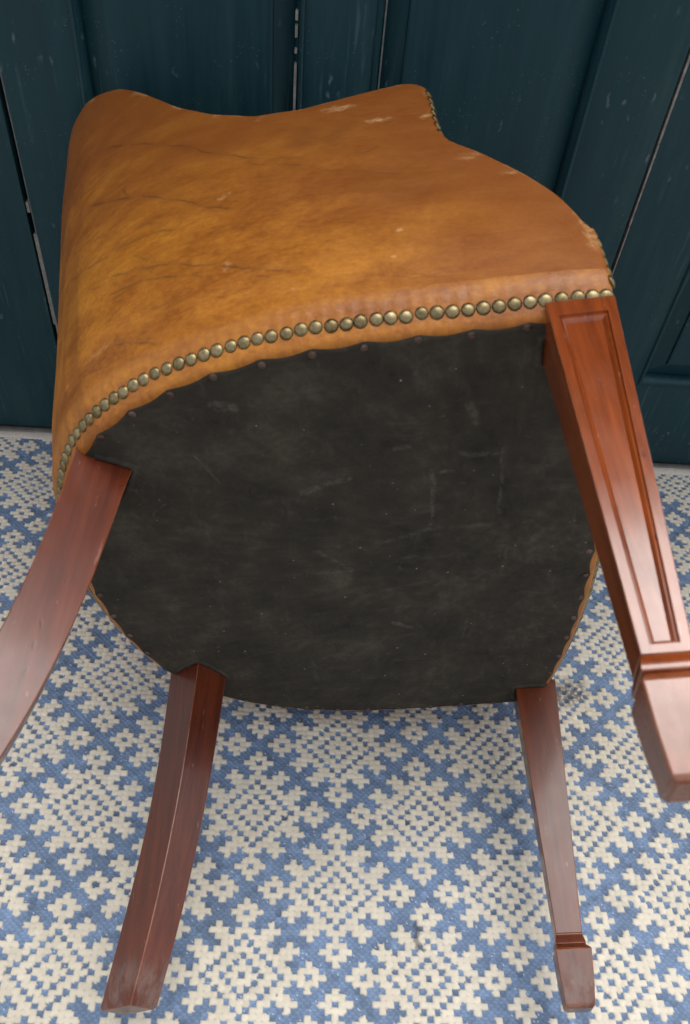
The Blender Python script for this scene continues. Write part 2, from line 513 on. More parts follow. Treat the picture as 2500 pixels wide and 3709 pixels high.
def make_rug():
    K = 5
    c0, c1, r0, r1 = -105, 79, -101, 48
    nx, ny = (c1 - c0 + 1) * K, (r1 - r0 + 1) * K
    gx = c0 - 0.5 + np.arange(nx + 1) / K
    gy = r0 - 0.5 + np.arange(ny + 1) / K
    X, Y = np.meshgrid(gx, gy)
    # yarn wanders a little
    def lat(sc_, amp):
        a = rng.normal(size=(int(ny / sc_) + 3, int(nx / sc_) + 3))
        yi, xi = np.arange(ny + 1)[:, None] / sc_, np.arange(nx + 1)[None, :] / sc_
        y0, x0 = yi.astype(int), xi.astype(int)
        fy, fx = yi - y0, xi - x0
        fy, fx = fy * fy * (3 - 2 * fy), fx * fx * (3 - 2 * fx)
        return amp * (a[y0, x0] * (1 - fy) * (1 - fx) + a[y0, x0 + 1] * (1 - fy) * fx + a[y0 + 1, x0] * fy * (1 - fx) + a[y0 + 1, x0 + 1] * fy * fx)
    wx = lat(3.0, 0.07) + lat(60, 0.10)
    wy = lat(3.0, 0.07) + lat(60, 0.10)
    SX, SY = X + wx, Y + wy
    # columns of cream loops sit half a stitch staggered
    IX, IY = np.round(SX).astype(int), np.round(SY).astype(int)
    white = pattern(IX, IY)
    for ox, oy in ((0.03, 0), (-0.03, 0), (0, 0.03), (0, -0.03)):
        white |= pattern(np.round(SX + ox).astype(int), np.round(SY + oy).astype(int))
    ux, uy = SX - IX, SY - IY                     # -0.5 .. 0.5 inside the stitch
    cellr = rng.normal(size=(r1 - r0 + 9, c1 - c0 + 9))
    cr = cellr[np.clip(IY - r0 + 4, 0, cellr.shape[0] - 1), np.clip(IX - c0 + 4, 0, cellr.shape[1] - 1)]
    pill = (1 - np.abs(2 * ux) ** 3) * (1 - np.abs(2 * uy) ** 3)
    rib = np.abs(np.cos(np.pi * (2 * SX + 0.0)))
    h_w = 0.15 + 0.10 * pill ** 0.7 + 0.05 * rib + 0.02 * cr
    par = (np.floor(SY * 2).astype(int) % 2) * 0.5
    flo = np.abs(np.sin(np.pi * (SX + par))) * np.abs(np.sin(np.pi * 2 * SY)) ** 0.6
    h_b = -0.06 + 0.13 * flo + 0.02 * cr
    Z = np.where(white, h_w, h_b) + lat(2.0, 0.015)
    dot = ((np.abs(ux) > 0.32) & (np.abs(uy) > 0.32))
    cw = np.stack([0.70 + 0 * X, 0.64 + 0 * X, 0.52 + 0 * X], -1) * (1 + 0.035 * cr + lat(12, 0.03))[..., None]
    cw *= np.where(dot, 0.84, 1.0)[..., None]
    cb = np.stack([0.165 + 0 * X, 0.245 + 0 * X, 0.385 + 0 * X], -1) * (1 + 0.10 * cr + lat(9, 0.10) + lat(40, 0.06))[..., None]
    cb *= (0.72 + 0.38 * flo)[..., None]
    glint = (rng.random(X.shape) > 0.985) & (flo < 0.35)
    cb = np.where(glint[..., None], np.array([0.55, 0.62, 0.72]), cb)
    C = np.where(white[..., None], cw, cb)
    C = np.clip(C, 0.01, 0.85)
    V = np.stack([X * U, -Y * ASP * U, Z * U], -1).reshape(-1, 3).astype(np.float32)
    me = bpy.data.meshes.new('rug')
    nv = V.shape[0]
    idx = np.arange(nv).reshape(ny + 1, nx + 1)
    q = np.stack([idx[:-1, :-1], idx[1:, :-1], idx[1:, 1:], idx[:-1, 1:]], -1).reshape(-1, 4)
    me.vertices.add(nv)
    me.vertices.foreach_set('co', V.ravel())
    me.loops.add(q.size)
    me.loops.foreach_set('vertex_index', q.ravel().astype(np.int32))
    me.polygons.add(q.shape[0])
    me.polygons.foreach_set('loop_start', np.arange(0, q.size, 4, dtype=np.int32))
    me.polygons.foreach_set('use_smooth', np.ones(q.shape[0], bool))
    me.update(calc_edges=True)
    at = me.attributes.new('weave', 'FLOAT_COLOR', 'POINT')
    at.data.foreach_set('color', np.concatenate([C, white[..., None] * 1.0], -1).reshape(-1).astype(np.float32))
    return me, (c0 - .5, c1 + .5, -(r1 + .5) * ASP, -(r0 - .5) * ASP)


rug = tag(bpy.data.objects.new('rug', None), 'blue and cream flat-woven rug with snowflake diamonds under the upturned chair', 'rug')
col.objects.link(rug)
rm, (rx0, rx1, ry0, ry1) = make_rug()
link('weave', rm, RUGM, rug)
# hem tape along the edge by the doors: a ribbed strip, and the backing under the weave
def make_hem():
    n = 1400
    xs = np.linspace(rx0, rx1, n)
    prof = [(0, -0.5), (0.0, 0.12), (0.25, 0.30), (1.2, 0.34), (2.0, 0.30), (2.35, 0.05), (2.4, -0.8)]
    V, F = [], []
    for i, x in enumerate(xs):
        rib = 0.05 * math.cos(i * math.pi)
        wob = 0.10 * math.sin(x * 0.21) + 0.06 * math.sin(x * 0.83 + 1)
        for d, z in prof:
            V.append((x * U, (ry1 - 0.15 + d * (1 + 0.02 * math.sin(x)) + wob * (d > 0.5)) * U, (z + (rib if 0 < d < 2.3 and z > 0 else 0)) * U))
    m = len(prof)
    for i in range(n - 1):
        for j in range(m - 1):
            a = i * m + j
            F.append((a, a + m, a + m + 1, a + 1))
    me = mesh_from('hem', V, F)
    fix_normals(me)
    me.shade_smooth()
    return me
link('hem', make_hem(), HEM, rug)
link('backing', box_mesh('backing', rx0 * U, rx1 * U, ry0 * U, (ry1 + 2.0) * U, -0.0062, -0.30 * U), HEM, rug)

# ------------------------------------------------------------------ painted panelled doors
YD = 92.4
def moulding_mesh(x0, x1, z0, z1):
    prof = [(-0.30, 0.30), (-0.30, -0.25), (0.0, -0.45), (0.30, -0.40), (0.38, -0.10), (0.55, 0.15), (0.95, 1.0), (1.15, 2.3), (0.9, 2.9)]
    V, F = [], []
    for d, y in prof:
        for x, z in ((x0 + d, z0 + d), (x1 - d, z0 + d), (x1 - d, z1 - d), (x0 + d, z1 - d)):
            V.append((x * U, (YD + y) * U, z * U))
    for i in range(len(prof) - 1):
        for k in range(4):
            a, b = i * 4 + k, i * 4 + (k + 1) % 4
            F.append((a, b, b + 4, a + 4))
    me = mesh_from('moulding', V, F)
    fix_normals(me)
    return me


def panel_mesh(x0, x1, z0, z1):
    """raised and fielded panel"""
    rings = [(-1.5, 2.6), (1.2, 2.6), (5.0, 1.35), (5.15, 0.75), (5.5, 0.62)]
    V, F = [], []
    for d, y in rings:
        for x, z in ((x0 + d, z0 + d), (x1 - d, z0 + d), (x1 - d, z1 - d), (x0 + d, z1 - d)):
            V.append((x * U, (YD + y) * U, z * U))
    for x, z in ((x0 - 1.5, z0 - 1.5), (x1 + 1.5, z0 - 1.5), (x1 + 1.5, z1 + 1.5), (x0 - 1.5, z1 + 1.5)):
        V.append((x * U, (YD + 4.0) * U, z * U))
    n = len(rings)
    for i in range(n - 1):
        for k in range(4):
            a, b = i * 4 + k, i * 4 + (k + 1) % 4
            F.append((a, b, b + 4, a + 4))
    F.append(tuple(range((n - 1) * 4, n * 4)))
    for k in range(4):
        F.append((k, (k + 1) % 4, n * 4 + (k + 1) % 4, n * 4 + k))
    F.append((n * 4, n * 4 + 3, n * 4 + 2, n * 4 + 1))
    me = mesh_from('panel', V, F)
    fix_normals(me)
    return me


def board(name, parent, x0, x1, z0, z1, y0=0.0, y1=5.2, mat=None, bevel=0.12):
    return link(name, box_mesh(name, x0 * U, x1 * U, (YD + y0) * U, (YD + y1) * U, z0 * U, z1 * U, bevel * U), mat or PAINT, parent, 30)


ZTOP = 274.0
def make_door(label, x0, x1, muntins, stile_l, stile_r):
    d = bpy.data.objects.new('panelled_door', None)
    col.objects.link(d)
    tag(d, label, 'door', 'painted door leaves behind the chair')
    d['kind'] = 'thing'
    board('stile', d, x0, x0 + stile_l, 0.9, ZTOP)
    board('stile', d, x1 - stile_r, x1, 0.9, ZTOP)
    xa, xb = x0 + stile_l + 0.03, x1 - stile_r - 0.03
    for z0, z1 in ((0.9, 24.8), (122, 146), (258, ZTOP)):
        board('rail', d, xa, xb, z0, z1, 0.04, 5.0)
    xs = [xa] + [v for m in muntins for v in m] + [xb]
    for za, zb in ((24.83, 121.97), (146.03, 257.97)):
        for m0, m1 in muntins:
            board('muntin', d, m0, m1, za, zb, 0.02, 5.1)
        for i in range(0, len(xs), 2):
            link('panel', panel_mesh(xs[i], xs[i + 1], za, zb), PAINT, d)
            link('moulding', moulding_mesh(xs[i] + 0.25, xs[i + 1] - 0.25, za + 0.25, zb - 0.25), PAINT, d, 40)
    return d


mid = make_door('dark teal middle door leaf directly behind the leather chair, two panels wide', -77.5, 37.4, [(-26.5, -14.7)], 13.2, 13.8)
left = make_door('dark teal door leaf at the left edge, beyond the chipped pale gap', -194.0, -78.65, [(-142.0, -130.2)], 13.6, 24.0)
right = make_door('dark teal door leaf at the right edge, with a pale moulding above its bottom rail', 38.35, 154.0, [(90.4, 102.2)], 14.6, 13.2)
# light blockers added behind gaps, bare timber showing where paint has gone
board('gap_light_blocker', left, -84.0, -72.0, 0.9, ZTOP, 5.25, 7.5, DARK)
board('gap_light_blocker', right, 33.0, 44.0, 0.9, ZTOP, 5.25, 7.5, DARK)
for z0, z1, a, b in ((30.5, 51.5, -78.35, -77.55), (56.0, 58.0, -78.5, -77.95), (20.0, 30.45, -78.0, -77.55), (51.55, 74, -77.82, -77.55), (74.05, 104, -77.86, -77.55)):
    board('bare_edge', mid, a, b, z0, z1, 0.35, 2.0, BARE if 19 < z0 < 31 or z0 > 55 and z0 < 57 else BAREDARK, 0.04)
for z0, z1, a in ((48, 62, 38.08), (62.1, 78, 37.98), (78.1, 104, 37.88)):
    board('bare_edge', right, a, 38.34, z0, z1, 0.12, 2.0, BARE, 0.04)
for z0, z1 in ((70.0, 86.4), (88.0, 88.7), (90.4, 92.2), (92.9, 94.3), (96.0, 98.0)):
    board('bare_edge', mid, -27.95, -27.50, z0, z1, -0.05, 1.2, BARE, 0.05)
board('bare_edge', mid, -13.55, -13.25, 74, 97, 0.3, 1.3, BAREDARK, 0.05)
under_blocker = link('under_door_blocker', box_mesh('under_door_blocker', -200 * U, 160 * U, (YD + 1.2) * U, (YD + 9) * U, -0.006, 0.75 * U, 0.002), DARK)  # dark block added under the leaves to stop sky light leaking through
under_blocker['kind'] = 'structure'

# ------------------------------------------------------------------ the chair
chair = bpy.data.objects.new('armchair', None)
col.objects.link(chair)
tag(chair, 'tan leather tub armchair tipped on its side, mahogany legs pointing at the viewer', 'armchair')
cmw = Matrix.Identity(4)
for i in range(3):
    for j in range(3):
        cmw[i][j] = CM[i, j]
    cmw[i][3] = CT[i]
chair.matrix_world = cmw

half = np.array([(6.6, 42.1), (2.9, 42.4), (-6, 42.4), (-15, 42.4), (-20, 42.3), (-24.4, 42.1), (-29.2, 41.6), (-34.2, 40.7), (-39.4, 39.3),
                 (-45.1, 37.0), (-50.2, 34.0), (-53.3, 31.5), (-55.8, 28.8), (-58, 25.4), (-60.4, 20.6), (-62.3, 14.3), (-63.5, 7.5), (-63.9, 0)])
half = half + np.c_[-0.10 * np.clip((-half[:, 0] - 45) / 18, 0, 1), 0.45 * np.clip(half[:, 1] / 30, 0, 1)]
ctrl = np.r_[half * [1, -1], half[::-1][1:]]


def catmull(P, n=40):
    Q = np.r_[[2 * P[0] - P[1]], P, [2 * P[-1] - P[-2]]]
    out = []
    for i in range(1, len(Q) - 2):
        a, b, c, d = Q[i - 1:i + 3]
        for t in np.linspace(0, 1, n, endpoint=False):
            out.append(.5 * (2 * b + (c - a) * t + (2 * a - 5 * b + 4 * c - d) * t * t + (3 * b - a - 3 * c + d) * t ** 3))
    out.append(P[-1])
    return np.array(out)


CV = catmull(ctrl)
LV = np.r_[0, np.cumsum(np.linalg.norm(np.diff(CV, axis=0), axis=1))]
SS = np.linspace(0, LV[-1], 1601)
CV = np.c_[np.interp(SS, LV, CV[:, 0]), np.interp(SS, LV, CV[:, 1])]
for _ in range(30):
    CV[1:-1] = (CV[:-2] + 2 * CV[1:-1] + CV[2:]) / 4
TV = np.gradient(CV, axis=0)
TV /= np.linalg.norm(TV, axis=1)[:, None]
NV = np.c_[TV[:, 1], -TV[:, 0]]
if (NV[200] * CV[200])[1] < 0:
    NV = -NV
SL = SS[-1]


def smooth01(t):
    t = np.clip(t, 0, 1)
    return t * t * (3 - 2 * t)


def base(s):
    b = np.array([np.interp(s, SS, CV[:, 0]), np.interp(s, SS, CV[:, 1])])
    n = np.array([np.interp(s, SS, NV[:, 0]), np.interp(s, SS, NV[:, 1])])
    return b, n / np.linalg.norm(n)


RK, KF = 0.19, 0.10
def shell(s, z, inward=0.0):
    b, n = base(s)
    w = smooth01((-b[0] - 9) / 46)
    return np.array([b[0] - RK * z * w - n[0] * inward, b[1] + n[1] * KF * z - n[1] * inward, z])


HT = np.array([(0, 10.4), (0.4, 12.8), (0.9, 14.8), (1.6, 16.9), (2.9, 19.7), (5.3, 23.4), (10, 29.2), (12.2, 31.2), (13.2, 32.4), (13.9, 33.8), (14.25, 35.2), (14.42, 37.2), (14.52, 39.6), (14.60, 42.0), (14.78, 44.2), (15.1, 45.6), (15.8, 46.7),
               (17.7, 47.5), (21, 46.9), (24.8, 46), (30, 44.8), (35.4, 45.6), (40, 49.2), (44.2, 54.6), (46.6, 59.5), (48.8, 64), (52.2, 70),
               (55.8, 73.7), (58.7, 75.4), (63, 76.2), (80, 76.2), (SL / 2, 76.0)])
def height(s):
    s = min(s, SL - s)
    return float(np.interp(s, HT[:, 0], HT[:, 1]))


def fine_s():
    a = list(np.arange(0, 14, 0.4)) + list(np.arange(14.0, 15.3, 0.08)) + list(np.arange(15.4, 66, 0.32)) + list(np.arange(66.3, SL / 2, 0.8))
    b = [SL - x for x in a[::-1]]
    return np.array(a + [SL / 2] + b)


SCOL = fine_s()
HCOL = np.array([height(s) for s in SCOL])
# soften the profile between the tabulated points
for _ in range(6):
    k = np.r_[HCOL[0], HCOL, HCOL[-1]]
    kk = (k[:-2] + 2 * k[1:-1] + k[2:]) / 4
    near = (np.minimum(SCOL, SL - SCOL) > 15.6) | (np.minimum(SCOL, SL - SCOL) < 13)
    HCOL = np.where(near, kk, HCOL)
THICK = 6.2
SEAT = 13.0


CREASES = [
    (0.80, [(59.6, 55.0), (56.7, 54.0), (54.4, 53.0), (51.6, 50.5), (48.7, 47.8), (45.8, 44.5), (43.1, 42.0), (41.1, 39.0), (39.0, 37.0), (36.6, 34.8), (34.3, 33.2), (30.4, 31.8), (27.1, 30.8)]),
    (0.70, [(37.0, 33.5), (34.7, 32.0), (31.8, 30.8), (29.0, 29.0), (27.3, 27.5)]),
    (1.00, [(61.5, 43.0), (59.8, 42.0), (57.3, 40.8), (54.0, 38.2), (51.4, 36.2), (48.3, 33.8), (46.0, 31.2), (43.4, 28.8), (41.3, 26.2), (39.5, 25.0), (37.4, 23.2), (34.7, 21.8)]),
    (0.90, [(64.0, 30.5), (61.5, 28.5), (59.0, 27.5), (56.1, 26.5), (54.0, 26.5), (51.4, 26.0), (49.1, 25.5), (46.8, 24.8), (45.0, 23.8), (42.7, 23.8), (40.7, 23.8)]),
    (1.00, [(57.3, 22.5), (55.3, 21.8), (53.0, 20.5), (50.3, 19.2), (47.9, 18.2), (45.6, 17.0), (43.1, 15.2), (40.5, 13.8), (38.0, 12.2), (35.1, 10.8), (31.2, 8.8), (28.1, 7.8)]),
    (0.90, [(57.1, 19.5), (53.8, 17.5), (50.6, 16.8), (48.5, 16.0), (45.6, 14.5), (43.1, 13.2), (40.3, 11.5)]),
    (0.60, [(44.4, 18.2), (43.1, 17.8), (40.9, 16.2), (38.8, 14.8)]), (1.00, [(51.2, 23.2), (50.1, 21.8), (48.7, 19.8)]),
    (0.40, [(47.9, 35.8), (46.0, 35.0), (43.2, 34.8), (40.3, 34.5)]), (0.35, [(62.0, 34.5), (59.2, 33.2), (55.1, 31.0), (51.6, 28.5)]),
    (0.70, [(52.0, 39.2), (51.6, 37.2), (51.2, 36.2)]), (0.60, [(25.7, 27.5), (22.2, 26.0), (19.1, 25.0)]),
    (0.60, [(25.7, 30.0), (24.4, 31.0), (23.0, 31.0), (21.0, 32.5)]), (0.80, [(54.7, 8.5), (50.6, 6.2), (46.6, 3.2)]),
    (0.50, [(62.0, 9.0), (58.6, 7.0), (53.4, 4.0)]), (0.50, [(61.0, 24.0), (58.0, 22.0), (54.4, 20.0)]),
    (0.25, [(13.6, 21.0), (11.1, 19.2), (8.2, 19.5)]), (0.35, [(24.7, 7.5), (19.3, 5.8), (13.8, 5.5)]),
]
SCUFFS = [(21.6, 38.0, 1.5, 0.5, 0.9), (15.7, 37.8, 0.7, 0.5, 0.9), (26.1, 42.5, 1.7, 0.7, 0.8), (24.4, 42.8, 0.5, 0.3, 0.5), (6.8, 23.2, 1.2, 0.35, 0.7),
          (20.3, 13.8, 0.4, 0.4, 0.8), (11.3, 27.5, 1.5, 0.7, 0.4), (39.2, 27.0, 0.5, 0.3, 0.7), (38.6, 27.5, 0.3, 0.25, 0.7), (39.2, 13.0, 0.3, 0.8, 0.7),
          (37.2, 28.5, 0.3, 0.2, 0.6), (42.9, 53.0, 1.3, 0.4, 0.6), (48.9, 64.2, 1.4, 0.4, 0.7), (39.2, 48.0, 0.8, 0.4, 0.5), (34.7, 44.0, 0.3, 0.6, 0.5),
          (0.2, 9.5, 0.6, 2.2, 0.6), (0.3, 12.5, 0.6, 2.2, 0.7), (57.3, 73.0, 0.8, 0.4, 0.5), (57.0, 8.8, 2.2, 0.35, 0.5)]
DARKS = [(13.6, 10.5, 0.5, 0.2, 0.9), (19.1, 22.0, 5.0, 3.0, 0.35), (53.4, 35.2, 0.3, 0.3, 0.9), (39.9, 8.0, 0.6, 0.2, 1.0), (37.4, 7.2, 0.3, 0.2, 0.9), (30.0, 36.0, 1.8, 2.6, 0.7), (26.7, 34.5, 2.0, 2.4, 0.55)]


def wear_maps(S, Z):
    """crease, scuff and stain strengths for points at (arc length, height) on the hide"""
    crease, scuff, dark = np.zeros(S.shape), np.zeros(S.shape), np.zeros(S.shape)
    r2 = np.random.default_rng(11)
    lines = list(CREASES)
    for _ in range(46):                                # fine secondary wrinkles, steeper round the back
        s0, z0 = r2.uniform(16, 66), r2.uniform(4, 44)
        ln, sl = r2.uniform(2, 7), r2.uniform(0.1, 0.8) * (0.5 + s0 / 80)
        lines.append((r2.uniform(0.12, 0.38), [(s0 + ln * t, z0 + ln * sl * t + r2.normal(0, 0.25)) for t in (0, 0.35, 0.7, 1.0)]))
    for w, P in lines:
        P = catmull(np.array(P, float), 6)
        ph = r2.uniform(0, 9, 3)
        L = np.r_[0, np.cumsum(np.linalg.norm(np.diff(P, axis=0), axis=1))]
        P[:, 1] += 0.10 * np.sin(L * 1.9 + ph[0]) + 0.06 * np.sin(L * 4.7 + ph[1])
        m = (S > P[:, 0].min() - 1) & (S < P[:, 0].max() + 1) & (Z > P[:, 1].min() - 1) & (Z < P[:, 1].max() + 1)
        if not m.any():
            continue
        x, y = S[m], Z[m]
        best, bl = np.full(x.shape, 9.0), np.zeros(x.shape)
        for a, b, l0, l1 in zip(P[:-1], P[1:], L[:-1], L[1:]):
            ab = b - a
            t = np.clip(((x - a[0]) * ab[0] + (y - a[1]) * ab[1]) / (ab @ ab + 1e-9), 0, 1)
            d = np.hypot(x - a[0] - ab[0] * t, y - a[1] - ab[1] * t)
            u = d < best
            best = np.where(u, d, best)
            bl = np.where(u, l0 + (l1 - l0) * t, bl)
        ends = smooth01(bl / (0.15 * L[-1] + 0.3)) * smooth01((L[-1] - bl) / (0.25 * L[-1] + 0.3))
        vary = 0.65 + 0.35 * np.sin(bl * 1.1 + ph[2])
        k = 1.25 * w * ends * vary * np.exp(-(best / (0.15 + 0.05 * w)) ** 2)
        k += 0.16 * w * ends * np.exp(-((best - 0.5) / 0.35) ** 2)
        crease[m] = np.maximum(crease[m], k)
    for arr, src in ((scuff, SCUFFS), (dark, DARKS)):
        for cs, cz, a, b, w in src:
            k = w * np.clip(1.6 - 1.2 * np.hypot((S - cs + 0.25 * np.sin(Z * 3)) / a, (Z - cz + 0.15 * np.sin(S * 4)) / b), 0, 1)
            arr[:] = np.maximum(arr, k)
    return crease, scuff, dark


def make_upholstery():
    seq = [(SCOL[0], HCOL[0], sh, dx) for sh, dx in ((0.9, 0.70), (0.35, 0.56), (0.10, 0.30))]
    seq += [(s, h, 0, 0) for s, h in zip(SCOL, HCOL)]
    seq += [(SCOL[-1], HCOL[-1], sh, dx) for sh, dx in ((0.10, 0.30), (0.35, 0.56), (0.9, 0.70))]
    r, t = 1.15, THICK
    lip = np.array([(-0.42, 3.6), (-0.54, 2.9), (-0.58, 2.2), (-0.50, 1.6), (-0.15, 1.22), (0.80, 0.82), (1.30, 0.55), (2.0, 0.10), (3.0, -0.24), (4.2, -0.42)])
    f = np.arange(1, 241) / 240
    a6 = np.arange(1, 7) / 6 * math.pi / 2
    f3 = np.array([0.33, 0.66, 1.0])
    f10 = np.arange(1, 11) / 10
    AZ, AD, AR, AS, AX = [], [], [], [], []
    for s, h, sh, dx in seq:
        m = np.abs(SCOL - s) < 16
        zw = 4.2 + (h - r - 4.2) * f
        rd = np.min(np.hypot((SCOL[m] - s)[None, :], np.maximum(0, HCOL[m][None, :] - zw[:, None])), axis=1)
        bul = -0.42 * (1 - smooth01((zw - 4) / 24)) - 0.40 * smooth01(rd / 14) * smooth01((zw - 4) / 10)
        zi = min(SEAT - 3, h - r - 0.5)
        z = np.r_[lip[:, 0], zw, h - r + r * np.sin(a6) - sh, h + 0.1 * np.sin(math.pi * f3) - sh, h - r + r * np.cos(a6) - sh, h - r + (zi - (h - r)) * f10]
        d = np.r_[lip[:, 1] + sh, bul + sh, r * (1 - np.cos(a6)) + sh, r + (t - 2 * r) * f3, t - r + r * np.sin(a6) - sh, t + 0.9 * np.sin(math.pi * f10) - sh]
        rr_ = np.r_[np.full(10, 60.0), rd, np.zeros(9), np.full(16, 30.0)]
        AZ.append(z); AD.append(d); AR.append(rr_); AS.append(np.full(z.shape, s)); AX.append(np.full(z.shape, dx))
    AZ, AD, AR, AS, AX = map(np.array, (AZ, AD, AR, AS, AX))
    n, ns = AZ.shape
    cr, scf, dk = wear_maps(np.minimum(AS, SL - AS), np.where(AD < t * 0.4, AZ, 200.0))
    AD = AD + np.clip(cr, 0, 1) * 0.05
    kn = int(SL / 1.585)
    AD = AD + 0.16 * np.exp(-((AZ - 1.5) / 1.1) ** 2) * (AD < 2.0) * (0.5 + 0.5 * np.cos(2 * np.pi * AS * kn / SL))
    bx, by = np.interp(AS, SS, CV[:, 0]), np.interp(AS, SS, CV[:, 1])
    nx, ny = np.interp(AS, SS, NV[:, 0]), np.interp(AS, SS, NV[:, 1])
    w = smooth01((-bx - 9) / 46)
    V = np.stack([bx - RK * AZ * w - nx * AD + AX, by + ny * KF * AZ - ny * AD, AZ], -1) * CU
    idx = np.arange(n * ns).reshape(n, ns)
    q = np.stack([idx[:-1, :-1], idx[1:, :-1], idx[1:, 1:], idx[:-1, 1:]], -1).reshape(-1, 4)
    F = [tuple(x) for x in q.tolist()] + [tuple(range(ns)), tuple(((n - 1) * ns + np.arange(ns))[::-1].tolist())]
    me = mesh_from('upholstery', V.reshape(-1, 3).tolist(), F)
    UV = np.stack([AS - AX, AZ + np.where(AD < t / 2, 0, 40)], -1).reshape(-1, 2)
    RIM = np.stack([AR * 0, AR], -1).reshape(-1, 2)
    li = np.empty(len(me.loops), np.int32)
    me.loops.foreach_get('vertex_index', li)
    for nm, D in (('wall', UV), ('rim', RIM)):
        me.uv_layers.new(name=nm).data.foreach_set('uv', D.astype(np.float32)[li].ravel())
    at = me.attributes.new('wear', 'FLOAT_VECTOR', 'POINT')
    at.data.foreach_set('vector', np.stack([np.clip(cr, 0, 1), scf, dk], -1).astype(np.float32).ravel())
    fix_normals(me)
    me.shade_smooth()
    me.set_sharp_from_angle(angle=math.radians(60))
    return me


uph = link('upholstery', make_upholstery(), LEATHER, chair)
uph['label'] = 'creased tan leather shell of back and arms'


def front_x(y):
    return 11.2 - 4.3 * (abs(y) / 36.0) ** 2.0


def make_seat():
    V, UV, RIM, F = [], [], [], []
    ys = np.linspace(-39, 39, 79)
    lip = [(-0.42, 3.6), (-0.54, 2.9), (-0.58, 2.2), (-0.50, 1.6), (-0.15, 1.22), (0.80, 0.82), (1.30, 0.55), (2.0, 0.10), (3.0, -0.24), (5, -0.5), (8, -0.6), (10.5, -0.5)]
    for y in ys:
        fx = front_x(y)
        hb = np.interp(abs(y), half[::-1][:, 1], half[::-1][:, 0])
        back = hb + 3.5
        pts = [(fx - d, z) for z, d in lip]
        for i in range(1, 7):
            a = i / 6 * math.pi / 2
            pts.append((fx + 0.3 - 2.6 * (1 - math.cos(a)), 10.5 + 2.8 * math.sin(a)))
        x_st = pts[-1][0]
        for i in range(1, 26):
            f = i / 25
            x = x_st + (min(back, x_st - 0.5) - x_st) * f
            dome = 2.6 * (1 - (y / 40) ** 2) * math.sin(math.pi * min(1, f * 1.05)) ** 0.7 if f < 0.95 else 0
            pts.append((x, 13.3 + dome))
        for k, (x, z) in enumerate(pts):
            V.append((x * CU, y * CU, z * CU))
            UV.append((y + 60, k * 1.2 + 90))
            RIM.append((0, 60))
    m = len(V) // len(ys)
    for i in range(len(ys) - 1):
        for j in range(m - 1):
            a = i * m + j
            F.append((a, a + m, a + m + 1, a + 1))
    me = mesh_from('seat', V, F)
    for nm, D in (('wall', UV), ('rim', RIM)):
        lay = me.uv_layers.new(name=nm)
        li = np.empty(len(me.loops), np.int32)
        me.loops.foreach_get('vertex_index', li)
        lay.data.foreach_set('uv', np.array(D, np.float32)[li].ravel())
    fix_normals(me)
    me.shade_smooth()
    return me


seat = link('seat', make_seat(), LEATHER, chair)

# ---- lining cloth under the seat, tacked along a scalloped edge
def outline(inset, n=360):
    """closed underside outline, counted along the back wall then across the bow front"""
    P = []
    for s in np.linspace(2.2, SL - 2.2, n):
        b, nn = base(s)
        P.append(b - nn * inset)
    y1 = P[-1][1]
    for y in np.linspace(y1 - 0.8, -y1 + 0.8, n // 3):
        P.append(np.array([front_x(y) - inset * 1.05, y]))
    return np.array(P)


OL = outline(1.4)
OD = np.r_[0, np.cumsum(np.linalg.norm(np.diff(np.r_[OL, OL[:1]], axis=0), axis=1))]
TACKP = OD[-1] / round(OD[-1] / 5.7)
CEN = np.array([-25.0, 0.0])
def make_cloth():
    V, F = [], []
    rings = [0.0, 0.12, 0.24, 0.36, 0.48, 0.6, 0.7, 0.78, 0.85, 0.9, 0.94, 0.97, 0.985, 1.0]
    n = len(OL)
    V.append((*(CEN * CU), -0.5 * CU))
    for ri, r in enumerate(rings[1:]):
        for i in range(n):
            ph = (OD[i] / TACKP) % 1.0
            scal = 0.45 * math.sin(math.pi * ph) ** 1.0
            d = OL[i] - CEN
            L = np.linalg.norm(d)
            e = max(0, (r - 0.85) / 0.15)
            p = CEN + d * (r * (L - scal * e - 0.35 * e) / L)
            z = -0.60 - 0.06 * math.sin(p[0] * 0.35 + p[1] * 0.12) * math.cos(p[1] * 0.28) * (1 - e) - 0.10 * math.sin(math.pi * ph) * e ** 1.3
            z -= 0.10 * (1 - e) * math.sin(p[1] * 0.9 + 0.6 * math.sin(p[0] * 0.2)) * smooth01((r - .5) * 2) * 0.6
            V.append((p[0] * CU, p[1] * CU, z * CU))
    for i in range(n):
        F.append((0, 1 + i, 1 + (i + 1) % n))
    for k in range(len(rings) - 2):
        for i in range(n):
            a, b = 1 + k * n + i, 1 + k * n + (i + 1) % n
            F.append((a, a + n, b + n, b))
    # turned-over hem thickness at the edge
    k0 = 1 + (len(rings) - 2) * n
    base_i = len(V)
    for i in range(n):
        x, y, z = V[k0 + i]
        V.append((x, y, z + 0.30 * CU))
    for i in range(n):
        F.append((k0 + i, base_i + i, base_i + (i + 1) % n, k0 + (i + 1) % n))
    me = mesh_from('dust_cover', V, F)
    fix_normals(me)
    bm = bmesh.new(); bm.from_mesh(me)
    if sum(f.normal.z for f in bm.faces) > 0:
        bmesh.ops.reverse_faces(bm, faces=bm.faces)
    bm.to_mesh(me); bm.free()
    me.shade_smooth()
    return me


cloth = link('dust_cover', make_cloth(), CLOTH, chair)
cloth['label'] = 'scuffed black cloth tacked across the underside'


